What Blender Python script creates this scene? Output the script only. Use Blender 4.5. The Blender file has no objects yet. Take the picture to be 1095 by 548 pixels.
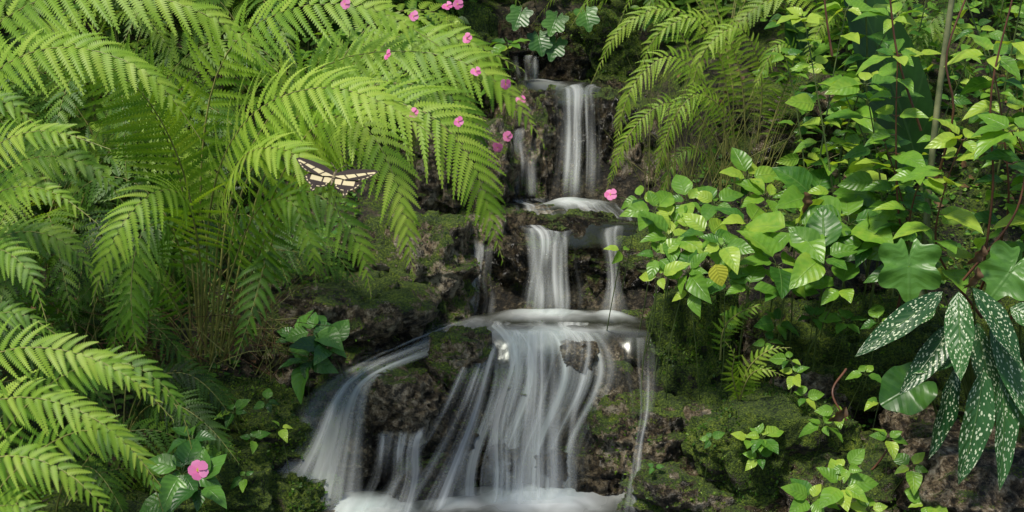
import bpy, bmesh, math, numpy as np
from mathutils import Vector
rng=np.random.default_rng(7)
R=math.radians
PITCH=R(12); F=1521.0
def spot(u,v,d):
    xc=(u-547.5)/F; yc=(274-v)/F
    dy=math.cos(PITCH)+yc*math.sin(PITCH); dz=-math.sin(PITCH)+yc*math.cos(PITCH)
    t=d/dy
    return np.array([xc*t,d,dz*t])
def nrm(a): return a/np.maximum(np.linalg.norm(a,axis=-1,keepdims=True),1e-9)
# ---------------- noise
def vnoise(p):
    p=np.asarray(p,float); i=np.floor(p).astype(np.int64); f=p-i; f=f*f*(3-2*f)
    def h(a,b,c):
        n=(a*374761393+b*668265263+c*1442695041)&0xffffffff
        n=((n^(n>>13))*1274126177)&0xffffffff
        n=((n^(n>>15))*2246822519)&0xffffffff
        return ((n^(n>>16))&0xffffff)/float(0xffffff)
    x,y,z=i[...,0],i[...,1],i[...,2]; fx,fy,fz=f[...,0],f[...,1],f[...,2]
    def l(a,b,t): return a+(b-a)*t
    return l(l(l(h(x,y,z),h(x+1,y,z),fx),l(h(x,y+1,z),h(x+1,y+1,z),fx),fy),
             l(l(h(x,y,z+1),h(x+1,y,z+1),fx),l(h(x,y+1,z+1),h(x+1,y+1,z+1),fx),fy),fz)*2-1
def fbm(p,o=4):
    s=0;a=1
    p=np.asarray(p,float)
    for k in range(o):
        s=s+a*vnoise(p+k*17.3); p=p*2.03; a*=.5
    return s
# ---------------- nodes
class NT:
    def __init__(s,name,disp=False):
        s.m=bpy.data.materials.new(name); s.m.use_nodes=True; s.t=s.m.node_tree; s.t.nodes.clear()
        s.out=s.n('ShaderNodeOutputMaterial')
    def n(s,typ,**k):
        a=s.t.nodes.new(typ)
        for q,v in k.items(): setattr(a,q,v)
        return a
    def l(s,a,b): s.t.links.new(a,b)
    def val(s,inp,v):
        if isinstance(v,bpy.types.NodeSocket): s.l(v,inp)
        else: inp.default_value=v
    def math(s,op,a,b=0.0,c=0.0,clamp=False):
        m=s.n('ShaderNodeMath',operation=op); m.use_clamp=clamp
        s.val(m.inputs[0],a); s.val(m.inputs[1],b); s.val(m.inputs[2],c); return m.outputs[0]
    def mix(s,f,a,b,bt='MIX'):
        m=s.n('ShaderNodeMix',data_type='RGBA',blend_type=bt)
        s.val(m.inputs[0],f); s.val(m.inputs[6],a if not isinstance(a,tuple) else (*a,1)[:4]); s.val(m.inputs[7],b if not isinstance(b,tuple) else (*b,1)[:4])
        return m.outputs[2]
    def noise(s,vec,sc,det=4,rough=.55,dist=0):
        m=s.n('ShaderNodeTexNoise'); m.inputs['Scale'].default_value=sc; m.inputs['Detail'].default_value=det
        m.inputs['Roughness'].default_value=rough; m.inputs['Distortion'].default_value=dist
        if vec is not None: s.l(vec,m.inputs['Vector'])
        return m.outputs['Fac']
    def ramp(s,f,stops):
        r=s.n('ShaderNodeValToRGB'); e=r.color_ramp.elements
        while len(e)<len(stops): e.new(.5)
        for i,(p,c) in enumerate(stops):
            e[i].position=p; e[i].color=(*c,1) if len(c)==3 else c
        s.val(r.inputs[0],f); return r.outputs[0]
    def sstep(s,v,a,b):
        m=s.n('ShaderNodeMapRange',interpolation_type='SMOOTHSTEP'); s.val(m.inputs[0],v)
        m.inputs[1].default_value=a; m.inputs[2].default_value=b; return m.outputs[0]
def leaf_mat(name,stops,veins=0.0,rough=.42,transl=.35,nv=7,spots=False,tr=(1.25,1.15,.5),vcol=(.25,.4,.1)):
    t=NT(name)
    at=t.n('ShaderNodeAttribute',attribute_name='tint').outputs['Fac']
    geo=t.n('ShaderNodeNewGeometry'); 
    nz=t.noise(geo.outputs['Position'],9,3); nb=t.noise(geo.outputs['Position'],70,2)
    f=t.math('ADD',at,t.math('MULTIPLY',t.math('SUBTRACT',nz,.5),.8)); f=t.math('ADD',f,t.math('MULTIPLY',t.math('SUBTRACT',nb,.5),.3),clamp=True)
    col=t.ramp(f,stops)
    uvn=t.n('ShaderNodeUVMap'); uvn.uv_map='uv'
    sp=t.n('ShaderNodeSeparateXYZ'); t.l(uvn.outputs[0],sp.inputs[0])
    bumpsrc=None
    if veins>0:
        av=t.math('ABSOLUTE',sp.outputs[1])
        mid=t.sstep(av,.07,.0)
        ph=t.math('FRACT',t.math('MULTIPLY',t.math('SUBTRACT',sp.outputs[0],t.math('MULTIPLY',av,.22)),nv))
        sv=t.sstep(t.math('ABSOLUTE',t.math('SUBTRACT',ph,.5)),.10,.0)
        vm=t.math('MAXIMUM',mid,t.math('MULTIPLY',sv,.35))
        col=t.mix(t.math('MULTIPLY',vm,veins),col,vcol)
        bumpsrc=t.math('SUBTRACT',t.math('ABSOLUTE',t.math('SUBTRACT',ph,.5)),mid)
    if spots:
        mp=t.n('ShaderNodeMapping'); t.l(uvn.outputs[0],mp.inputs[0]); mp.inputs['Scale'].default_value=(16,4.2,1)
        add=t.n('ShaderNodeVectorMath',operation='ADD'); t.l(mp.outputs[0],add.inputs[0])
        cb=t.n('ShaderNodeCombineXYZ'); t.l(t.math('MULTIPLY',at,37.),cb.inputs[0]); t.l(cb.outputs[0],add.inputs[1])
        vo=t.n('ShaderNodeTexVoronoi'); vo.inputs['Scale'].default_value=1.5; t.l(add.outputs[0],vo.inputs['Vector'])
        sz=t.n('ShaderNodeSeparateColor'); t.l(vo.outputs['Color'],sz.inputs[0])
        sm_=t.sstep(t.math('SUBTRACT',vo.outputs['Distance'],t.math('MULTIPLY',sz.outputs[0],.17)),.26,.17)
        col=t.mix(t.math('MULTIPLY',sm_,.95),col,(.62,.68,.45))
    pb=t.n('ShaderNodeBsdfPrincipled'); t.l(col,pb.inputs['Base Color']); pb.inputs['Roughness'].default_value=rough
    pb.inputs['Specular IOR Level'].default_value=.4
    if bumpsrc is not None:
        b=t.n('ShaderNodeBump'); b.inputs['Strength'].default_value=.35; b.inputs['Distance'].default_value=.004
        t.l(bumpsrc,b.inputs['Height']); t.l(b.outputs[0],pb.inputs['Normal'])
    tl=t.n('ShaderNodeBsdfTranslucent'); t.l(t.mix(1.0,col,tuple(tr),'MULTIPLY'),tl.inputs[0])
    mx=t.n('ShaderNodeMixShader'); mx.inputs[0].default_value=transl
    t.l(pb.outputs[0],mx.inputs[1]); t.l(tl.outputs[0],mx.inputs[2]); t.l(mx.outputs[0],t.out.inputs[0])
    return t.m
def simple_mat(name,c1,c2,rough=.6,scale=30,bump=.3,transl=0):
    t=NT(name); geo=t.n('ShaderNodeNewGeometry'); nz=t.noise(geo.outputs['Position'],scale,4)
    col=t.ramp(nz,[(.35,c1),(.65,c2)])
    pb=t.n('ShaderNodeBsdfPrincipled'); t.l(col,pb.inputs['Base Color']); pb.inputs['Roughness'].default_value=rough
    b=t.n('ShaderNodeBump'); b.inputs['Strength'].default_value=bump; b.inputs['Distance'].default_value=.003; t.l(nz,b.inputs['Height']); t.l(b.outputs[0],pb.inputs['Normal'])
    o=pb.outputs[0]
    if transl:
        tl=t.n('ShaderNodeBsdfTranslucent'); t.l(col,tl.inputs[0]); mx=t.n('ShaderNodeMixShader'); mx.inputs[0].default_value=transl
        t.l(o,mx.inputs[1]); t.l(tl.outputs[0],mx.inputs[2]); o=mx.outputs[0]
    t.l(o,t.out.inputs[0]); return t.m
def rock_mat(name,moss,wet,pal):
    t=NT(name); geo=t.n('ShaderNodeNewGeometry'); pos=geo.outputs['Position']
    n1=t.noise(pos,11,8,.78,.3); n2=t.noise(pos,58,7,.78); n3=t.noise(pos,190,3,.7)
    base=t.ramp(n1,[(.36,pal[0]),(.46,pal[1]),(.53,pal[2]),(.62,pal[3])])
    base=t.mix(t.math('MULTIPLY',t.sstep(n2,.52,.42),.92),base,(.010,.009,.007))
    base=t.mix(t.math('MULTIPLY',t.sstep(n2,.54,.62),.5),base,tuple(min(1,c*1.7) for c in pal[3]))
    sep=t.n('ShaderNodeSeparateXYZ'); t.l(geo.outputs['Normal'],sep.inputs[0])
    mm=t.math('ADD',t.math('MULTIPLY',sep.outputs[2],.5),t.math('MULTIPLY',t.math('SUBTRACT',t.noise(pos,7,7,.7),.5),2.6))
    mm=t.math('ADD',mm,moss)
    mm=t.math('ADD',mm,t.math('MULTIPLY',t.math('SUBTRACT',n3,.5),1.))
    mask=t.sstep(mm,.38,.58)
    mcol=t.ramp(t.math('ADD',t.math('MULTIPLY',n3,.6),t.math('MULTIPLY',t.noise(pos,12,6,.8),.45)),[(.40,(.008,.02,.002)),(.49,(.045,.085,.006)),(.57,(.12,.185,.012)),(.67,(.28,.35,.03))])
    col=t.mix(mask,base,mcol)
    pb=t.n('ShaderNodeBsdfPrincipled'); t.l(col,pb.inputs['Base Color'])
    rr=t.math('ADD',t.math('MULTIPLY',mask,.6),wet); t.l(t.math('ADD',rr,t.math('MULTIPLY',n2,.2),clamp=True),pb.inputs['Roughness'])
    h=t.math('ADD',t.math('MULTIPLY',n2,1.5),t.math('MULTIPLY',n3,.5)); h=t.math('ADD',h,t.math('MULTIPLY',n1,2.))
    h=t.math('ADD',h,t.math('MULTIPLY',mask,t.math('MULTIPLY',t.noise(pos,300,2),1.1)))
    b=t.n('ShaderNodeBump'); b.inputs['Strength'].default_value=1.; b.inputs['Distance'].default_value=.018; t.l(h,b.inputs['Height']); t.l(b.outputs[0],pb.inputs['Normal'])
    t.l(pb.outputs[0],t.out.inputs[0]); return t.m
PALT=[(.025,.020,.014),(.10,.07,.038),(.28,.21,.125),(.48,.41,.30)]
PALD=[(.008,.007,.005),(.028,.021,.012),(.075,.055,.030),(.20,.16,.10)]
M={}
M['fern']=leaf_mat('fern_green',[(0,(.03,.085,.008)),(.35,(.105,.24,.016)),(.7,(.25,.42,.03)),(1,(.40,.54,.07))],rough=.5,transl=.45)
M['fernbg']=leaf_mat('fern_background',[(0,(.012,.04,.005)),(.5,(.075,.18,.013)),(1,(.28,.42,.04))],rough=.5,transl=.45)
M['broad']=leaf_mat('broadleaf_green',[(0,(.015,.06,.012)),(.4,(.06,.18,.022)),(.75,(.18,.36,.035)),(1,(.38,.52,.06))],veins=.4,rough=.34,transl=.4)
M['dark']=leaf_mat('dark_leaf',[(0,(.008,.03,.008)),(.6,(.028,.095,.016)),(1,(.09,.22,.03))],veins=.3,rough=.36,transl=.22,vcol=(.12,.24,.06))
M['spot']=leaf_mat('spotted_leaf',[(0,(.012,.055,.014)),(1,(.04,.13,.025))],veins=.25,rough=.36,transl=.2,spots=True,nv=10)
M['yel']=leaf_mat('yellow_leaf',[(0,(.45,.42,.03)),(1,(.6,.6,.06))],veins=.3,transl=.4)
M['pink']=leaf_mat('pink_petal',[(0,(.68,.13,.36)),(1,(.85,.3,.55))],rough=.5,transl=.3,tr=(1,1,1))
M['stem']=simple_mat('green_stem',(.04,.07,.012),(.11,.15,.035),.5)
M['stipe']=simple_mat('fern_stipe',(.14,.15,.035),(.27,.26,.07),.5)
M['red']=simple_mat('reddish_stem',(.07,.025,.015),(.15,.06,.03),.5)
M['cane']=simple_mat('cane_stem',(.08,.10,.04),(.24,.24,.11),.6,20)
M['deadleaf']=simple_mat('dead_leaf',(.05,.028,.014),(.22,.12,.05),.7,40,.3,.2)
M['soil']=rock_mat('mossy_soil',.10,.5,PALD)
M['rdry']=rock_mat('tan_rock',-.15,.26,PALT)
M['rwet']=rock_mat('wet_rock',.02,.08,PALD)
M['rmoss']=rock_mat('mossy_rock',.68,.4,PALD)
M['rmid']=rock_mat('half_mossy_rock',.26,.2,PALT)
# ---------------- mesh buffer
class Buf:
    def __init__(s): s.v=[];s.f=[];s.uv=[];s.t=[];s.m=[];s.n=0;s.mats=[]
    def mi(s,k):
        if k not in s.mats: s.mats.append(k)
        return s.mats.index(k)
    def add(s,v,f,uv,t,mat):
        s.v.append(v); s.f.append(f+s.n); s.uv.append(uv); s.t.append(t); s.m.append(np.full(len(f),s.mi(mat),np.int32)); s.n+=len(v)
    def build(s,name,smooth=True):
        v=np.concatenate(s.v).astype(np.float32); f=np.concatenate(s.f).astype(np.int32); uv=np.concatenate(s.uv).astype(np.float32); t=np.concatenate(s.t).astype(np.float32)
        me=bpy.data.meshes.new(name); me.vertices.add(len(v)); me.vertices.foreach_set('co',v.ravel())
        me.loops.add(f.size); me.loops.foreach_set('vertex_index',f.ravel())
        me.polygons.add(len(f)); me.polygons.foreach_set('loop_start',np.arange(0,f.size,4,dtype=np.int32))
        try: me.polygons.foreach_set('loop_total',np.full(len(f),4,np.int32))
        except Exception: pass
        me.polygons.foreach_set('material_index',np.concatenate(s.m))
        me.polygons.foreach_set('use_smooth',np.full(len(f),smooth))
        u=me.uv_layers.new(name='uv'); u.data.foreach_set('uv',uv[f.ravel()].ravel())
        a=me.attributes.new('tint','FLOAT','POINT'); a.data.foreach_set('value',t)
        for k in s.mats: me.materials.append(M[k])
        me.update(calc_edges=True); me.validate()
        o=bpy.data.objects.new(name,me); bpy.context.collection.objects.link(o); return o
# ---------------- templates
def T_leaf(n,wf,cols=2):
    xs=np.linspace(0,1,n+1); cs=np.linspace(-1,1,2*cols+1); X=[];Y=[];UV=[]
    for x in xs:
        for c in cs: X.append(x);Y.append(c*wf(x));UV.append((x,c))
    k=len(cs); q=[(i*k+j,(i+1)*k+j,(i+1)*k+j+1,i*k+j+1) for i in range(n) for j in range(k-1)]
    return dict(x=np.array(X),y=np.array(Y),q=np.array(q),uv=np.array(UV))
def w_ovate(x): return max(0.012,(math.sin(math.pi*min(1,x**.75)))**.85*(1-.25*x)*1.1)
def w_lance(x): return max(.01,math.sin(math.pi*x**.85)**.8)
def w_petal(x): return max(.05,math.sin(math.pi*min(1,(x*.93)**1.6+.02))**.6)
TO=T_leaf(9,w_ovate,2); TL=T_leaf(12,w_lance,2); TS=T_leaf(4,w_ovate,1); TP=T_leaf(6,w_petal,1); TG=T_leaf(3,w_lance,1)
def T_pinna(n,hi=True):
    X=[];Y=[];Q=[];U=[]
    def w(x): return max(.06,(1-x)**.55*min(1,.75+x*2))
    for i in range(n):
        a=i/n; dx=1/n; ww=w(a+.3*dx); sl=.25*dx+.35/n*1
        for sg in(-1,1):
            b=len(X)
            if hi:
                pts=[(a,0),(a+dx,0),(a+dx*.92+sl*.5,ww*.5),(a+.12*dx+sl*.5,ww*.5),(a+dx*.66+sl,ww),(a+.5*dx+sl,ww)]
                for p in pts: X.append(p[0]);Y.append(sg*p[1]);U.append((p[0],sg*p[1]))
                Q.append((b,b+1,b+2,b+3));Q.append((b+3,b+2,b+4,b+5))
            else:
                pts=[(a,0),(a+dx,0),(a+dx*.75+sl,ww),(a+.4*dx+sl,ww)]
                for p in pts: X.append(p[0]);Y.append(sg*p[1]);U.append((p[0],sg*p[1]))
                Q.append((b,b+1,b+2,b+3))
    return dict(x=np.array(X),y=np.array(Y),q=np.array(Q),uv=np.array(U))
PH=T_pinna(16); PM=T_pinna(9,False); PL=T_pinna(5,False)
def T_lobed(lobes=7,depth=.35,K=70,rings=4):
    X=[];Y=[];U=[];Q=[]
    for r in range(rings+1):
        rr=max(.02,r/rings)
        for k in range(K):
            th=2*math.pi*k/K
            o=1-depth*(.5-.5*math.cos(lobes*th))**1.3
            notch=1-.75*math.exp(-((th-math.pi)/.16)**2)
            rad=rr*(o*notch if r>1 else 1*notch)
            X.append(.42+.58*rad*math.cos(th)); Y.append(rad*math.sin(th)); U.append((.42+.5*rr*math.cos(th),rr*math.sin(th)))
    for r in range(rings):
        for k in range(K):
            k2=(k+1)%K; Q.append((r*K+k,(r+1)*K+k,(r+1)*K+k2,r*K+k2))
    return dict(x=np.array(X),y=np.array(Y),q=np.array(Q),uv=np.array(U))
TLOB=T_lobed(6,.28); TRND=T_lobed(5,.06)
def arr(a,K): 
    a=np.asarray(a,float); return np.full(K,float(a)) if a.ndim==0 else a
def place(buf,T,B,D,N,L,W,mat,droop=.12,fold=.2,tint=.5,grav=0,sweep=None,wave=0):
    B=np.atleast_2d(B);D=nrm(np.atleast_2d(D));N=np.atleast_2d(N); K=len(B)
    if len(N)==1: N=np.repeat(N,K,0)
    if len(D)==1: D=np.repeat(D,K,0)
    S=nrm(np.cross(D,N)); N=nrm(np.cross(S,D)); L=arr(L,K);W=arr(W,K);droop=arr(droop,K);fold=arr(fold,K);tint=arr(tint,K);grav=arr(grav,K)
    x=T['x'];y=T['y']; ay=np.abs(y)
    P=B[:,None]+D[:,None]*(L[:,None]*x)[...,None]+S[:,None]*(W[:,None]*y)[...,None]
    off=fold[:,None]*W[:,None]*ay-droop[:,None]*L[:,None]*x**2
    if wave: 
        ph=rng.random((K,1))*6.3; off=off+wave*W[:,None]*ay*np.sin(x*16+ph)
        P=P+S[:,None]*(L[:,None]*.08*np.sin(ph)*x**2)[...,None]
    P=P+N[:,None]*off[...,None]
    if sweep is not None: P=P+np.atleast_2d(sweep)[:,None]*(L[:,None]*x**2)[...,None]
    P[...,2]-=grav[:,None]*L[:,None]*x**2
    n=len(x); f=(T['q'][None]+(np.arange(K)*n)[:,None,None]).reshape(-1,4)
    buf.add(P.reshape(-1,3),f,np.tile(T['uv'],(K,1)),np.repeat(tint,n),mat)
def crom(pts,n):
    p=np.array(pts,float); p=np.vstack([2*p[0]-p[1],p,2*p[-1]-p[-2]]); m=len(p)-3
    t=np.linspace(0,m-1e-6,n); i=t.astype(int); f=(t-i)[:,None]
    a,b,c,d=p[i],p[i+1],p[i+2],p[i+3]
    c_=.5*((2*b)+(-a+c)*f+(2*a-5*b+4*c-d)*f*f+(-a+3*b-3*c+d)*f**3)
    L=np.r_[0,np.cumsum(np.linalg.norm(np.diff(c_,axis=0),axis=1))]
    s=np.linspace(0,L[-1],n); return np.stack([np.interp(s,L,c_[:,k]) for k in range(3)],1),L[-1]
def tube(buf,pts,r0,r1,mat,n=14,k=5,tint=.5):
    c,_=crom(pts,n); T=nrm(np.gradient(c,axis=0)); ref=np.array([.3,-.8,.5]); S=nrm(np.cross(T,ref)); N=np.cross(S,T)
    a=np.arange(k)*2*math.pi/k; r=np.linspace(r0,r1,n)[:,None,None]
    V=c[:,None]+r*(S[:,None]*np.cos(a)[None,:,None]+N[:,None]*np.sin(a)[None,:,None])
    q=[(i*k+j,i*k+(j+1)%k,(i+1)*k+(j+1)%k,(i+1)*k+j) for i in range(n-1) for j in range(k)]
    buf.add(V.reshape(-1,3),np.array(q),np.zeros((n*k,2)),np.full(n*k,tint),mat)
def frond(buf,pts,plen,npairs,T=PH,hint=(0,-.75,.65),s0=.28,tint=.6,mat='fern',r=.003,grav=.12,wr=.44,jit=.07):
    c,L=crom(pts,80); Tn=nrm(np.gradient(c,axis=0)); h=np.array(hint,float)
    S=nrm(np.cross(Tn,h)); N=nrm(np.cross(S,Tn))
    sb=np.linspace(0,1,npairs)**.92; idx=(s0+(1-s0)*.99*sb)*79; sp=L*(1-s0)/npairs
    def at(A): return np.stack([np.interp(idx,np.arange(80),A[:,k]) for k in range(3)],1)
    B0=at(c);T0=nrm(at(Tn));S0=nrm(at(S));N0=nrm(at(N))
    prof=np.minimum(1,.5+sb*1.9)*np.maximum(.04,1-sb**1.7)**.9
    for sg in(-1,1):
        K=npairs; a=R(12)+sb*R(38)+rng.normal(0,jit,K)
        D=S0*sg*np.cos(a)[:,None]+T0*np.sin(a)[:,None]+N0*rng.normal(0.05,jit*1.8,K)[:,None]
        ll=plen*prof*(1+rng.normal(0,.08,K))
        ww=np.minimum(sp*wr*1.02,ll*.25)
        place(buf,T,B0+T0*(sp*.25*sg),D,N0,ll,ww,mat,droop=.06+rng.random(K)*.12,fold=.12,tint=np.clip(tint+rng.normal(0,.11,K)+.12*sb,0,1),grav=grav+rng.random(K)*.14,sweep=T0*.14)
    tube(buf,c[::6].tolist()+[c[-1].tolist()],r,r*.25,'stipe',n=22,k=4)
# ---------------- ground
def sm(t): t=np.clip(t,0,1); return t*t*(3-2*t)
def ground(x,y):
    x=np.asarray(x,float);y=np.asarray(y,float)
    st=np.interp(y,[-40,3.05,3.2,3.45,3.55,3.95,4.05,4.35,4.45,6,9,40],[-1.36,-1.36,-.98,-.97,-.78,-.78,-.48,-.48,-.2,.6,2.2,8])
    bk=np.interp(y,[-40,0,2,2.6,4,6,9,40],[-1.7,-1.7,-1.55,-1.3,-.46,.75,2.6,9])
    bk=bk+.10*sm((np.abs(x)-.5)/1.5)-.12*sm((3.6-y)/.4)*sm((x-.2)/.2)
    xc=np.interp(y,[2.9,3.25,3.45,4,5],[-.12,-.08,.12,.17,.1]); hw=np.interp(y,[2.0,2.9,3.25,3.45,4,4.6,5.2],[.9,.47,.40,.27,.2,.15,.0])
    t=sm((np.abs(x-xc)-hw)/.2); t=np.where(y>5.2,1,t)
    z=st+(bk-st)*t
    p=np.stack([x,y,np.zeros_like(x)],-1)
    return z+.07*fbm(p*2.2,3)*np.clip(t+.3,0,1)+.035*fbm(p*9,4)
gx=np.unique(np.r_[np.linspace(-60,-3,20),np.linspace(-3,3,420),np.linspace(3,60,20)]); gy=np.unique(np.r_[np.linspace(-40,1.5,16),np.linspace(1.5,7,380),np.linspace(7,60,24)])
GX,GY=np.meshgrid(gx,gy); GZ=ground(GX,GY); V=np.stack([GX,GY,GZ],-1).reshape(-1,3); nx=len(gx)
ii,jj=np.meshgrid(np.arange(len(gy)-1),np.arange(nx-1),indexing='ij'); b=(ii*nx+jj).ravel()
gb=Buf(); gb.add(V,np.stack([b,b+1,b+nx+1,b+nx],1),np.zeros((len(V),2)),np.zeros(len(V)),'soil'); gb.build('ground')
# ---------------- rocks
bm=bmesh.new(); bmesh.ops.create_icosphere(bm,subdivisions=6,radius=1); SV=np.array([v.co[:] for v in bm.verts]); SF=np.array([[v.index for v in f.verts] for f in bm.faces]); bm.free()
def rock(c,s,mat,name='rock',seed=None,box=.5,rot=None,amp=.24):
    seed=rng.random()*100 if seed is None else seed
    p=SV.copy(); k=6; cube=p/(np.sum(np.abs(p)**k,axis=1)**(1/k))[:,None]
    p=p*(1-box)+cube*box*.93
    n=fbm(p*1.3+seed,4); rid=1-np.abs(vnoise(p*2.6+seed*2))*2
    p=p*(1+amp*n+.11*rid)[:,None]
    rg=1-2*np.abs(vnoise(p*5.5+seed)); pit=np.maximum(0,vnoise(p*9+seed)-.2)
    p=p+nrm(p)*(.07*fbm(p*5+seed,5)+.05*rg-.16*pit)[:,None]
    z=p[:,2]; p[:,2]=z+.05*np.sin(z*9+2*vnoise(p*1.5+seed))
    p=p*np.array(s)
    a=(rng.random()*1.2-.6) if rot is None else rot; ca,sa=math.cos(a),math.sin(a)
    p=p@np.array([[ca,sa,0],[-sa,ca,0],[0,0,1]])
    tl=rng.normal(0,.08); p[:,2]+=p[:,0]*tl
    p=p+np.array(c)
    me=bpy.data.meshes.new(name); me.from_pydata(p.tolist(),[],SF.tolist()); me.materials.append(M[mat])
    me.polygons.foreach_set('use_smooth',np.ones(len(SF),bool)); me.update()
    o=bpy.data.objects.new(name,me); bpy.context.collection.objects.link(o); return p
rocks=[((.0,3.42,-1.09),(.17,.2,.20),'rwet','ledge_rock',.2),((.2,3.43,-1.10),(.17,.19,.205),'rwet','ledge_rock',-.1),((.1,3.30,-1.2),(.12,.12,.16),'rwet','rock',None),
((-.24,3.12,-1.01),(.10,.08,.075),'rdry','rock',None),((-.115,3.19,-.93),(.07,.06,.075),'rmid','rock',None),((-.16,3.14,-1.1),(.09,.07,.09),'rwet','rock',None),
((.29,3.31,-.98),(.085,.09,.085),'rdry','rock',None),((.30,3.15,-1.11),(.12,.1,.11),'rmid','rock',None),((.19,3.12,-1.2),(.08,.08,.07),'rwet','rock',None),
((.155,3.20,-.925),(.045,.04,.04),'rdry','rock',None),((.02,3.165,-1.0),(.06,.05,.05),'rwet','rock',None),((.22,3.16,-1.03),(.04,.04,.05),'rdry','rock',None),((-.04,3.12,-1.14),(.07,.05,.05),'rwet','rock',None),((.09,3.10,-1.16),(.05,.05,.05),'rwet','rock',None),
((-.36,3.09,-1.12),(.05,.05,.05),'rdry','rock',None),((-.21,3.05,-1.17),(.06,.05,.05),'rwet','rock',None),((-.40,3.18,-1.0),(.05,.05,.045),'rwet','rock',None),
((.43,3.28,-.97),(.11,.12,.18),'rmoss','mossy_rock',None),((.80,3.30,-.98),(.22,.15,.16),'rmoss','mossy_rock',None),((.63,3.34,-.95),(.10,.10,.12),'rmid','rock',None),
((.58,3.06,-1.10),(.16,.14,.13),'rmoss','mossy_rock',None),((.76,2.95,-1.18),(.17,.14,.12),'rmid','rock',None),((.47,3.12,-1.1),(.08,.07,.09),'rdry','rock',None),
((1.02,2.86,-1.14),(.21,.17,.13),'rdry','rock',None),((.39,3.03,-1.22),(.14,.12,.10),'rmid','rock',None),((.52,2.93,-1.25),(.1,.1,.08),'rwet','rock',None),((.64,2.85,-1.28),(.09,.08,.07),'rdry','rock',None),
((1.12,3.13,-1.02),(.20,.15,.15),'rmoss','mossy_rock',None),((.93,3.05,-1.08),(.1,.1,.09),'rdry','rock',None),((.68,3.18,-1.05),(.1,.1,.10),'rdry','rock',None),((.88,2.82,-1.22),(.1,.09,.08),'rmoss','mossy_rock',None),
((-.25,3.52,-.84),(.17,.15,.19),'rmid','rock',None),((-.43,3.37,-.92),(.2,.2,.14),'rmid','rock',None),((-.33,3.3,-.95),(.1,.1,.08),'rwet','rock',None),
((-.63,3.12,-1.08),(.18,.17,.12),'rmoss','mossy_rock',None),((-.68,2.93,-1.16),(.17,.15,.12),'rmoss','mossy_rock',None),((-.5,3.1,-1.1),(.1,.1,.09),'rmid','rock',None),
((-.36,3.22,-1.05),(.16,.14,.11),'rmid','rock',None),((-.50,2.96,-1.22),(.11,.1,.09),'rmoss','mossy_rock',None),((-.62,3.3,-.98),(.14,.12,.1),'rmid','rock',None),((-.42,2.9,-1.24),(.07,.07,.05),'rdry','rock',None),((-.56,2.84,-1.24),(.08,.07,.06),'rmid','rock',None),
((.08,3.68,-.81),(.16,.17,.135),'rwet','ledge_rock',.15),((.27,3.69,-.815),(.15,.16,.13),'rwet','ledge_rock',-.2),((-.11,3.66,-.80),(.12,.12,.14),'rmid','rock',None),
((.40,3.62,-.83),(.13,.12,.13),'rmid','rock',None),((.1,4.2,-.54),(.13,.18,.16),'rwet','ledge_rock',0),((.25,4.21,-.55),(.13,.18,.165),'rwet','ledge_rock',.2),
((.02,4.1,-.6),(.10,.13,.2),'rmid','rock',None),((.42,4.12,-.6),(.12,.13,.17),'rmid','rock',None),((.32,4.08,-.62),(.06,.08,.13),'rdry','rock',None),
((.06,4.5,-.36),(.15,.15,.15),'rwet','ledge_rock',0),((.30,4.5,-.32),(.14,.13,.15),'rmoss','rock',None),((-.2,4.3,-.35),(.16,.15,.2),'rmoss','mossy_rock',None),
((.10,3.84,-.735),(.16,.1,.055),'rdry','ledge_rock',.1),((.26,3.85,-.74),(.13,.1,.05),'rwet','ledge_rock',-.2),((.62,3.6,-.86),(.14,.14,.1),'rmid','rock',None),((.75,3.9,-.48),(.16,.12,.14),'rmid','rock',None),
((-.15,3.85,-.6),(.14,.14,.16),'rmid','rock',None),((-.85,2.8,-1.2),(.2,.2,.1),'rmoss','mossy_rock',None),((1.3,3.2,-1.0),(.25,.2,.2),'rmoss','mossy_rock',None)]
RP=[]
for c,s,m,n,r in rocks: RP.append((rock(c,s,m,n,rot=r),m))
for k in range(60):
    x=rng.uniform(-.75,1.1);y=rng.uniform(2.8,3.5)
    if abs(x-.1)<.2: continue
    s=rng.uniform(.015,.05); rock((x,y,float(ground(x,y))+s*.5),(s*1.3,s,s*.8),str(rng.choice(['rdry','rwet','rmid','rmid'])),'stone')
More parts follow.
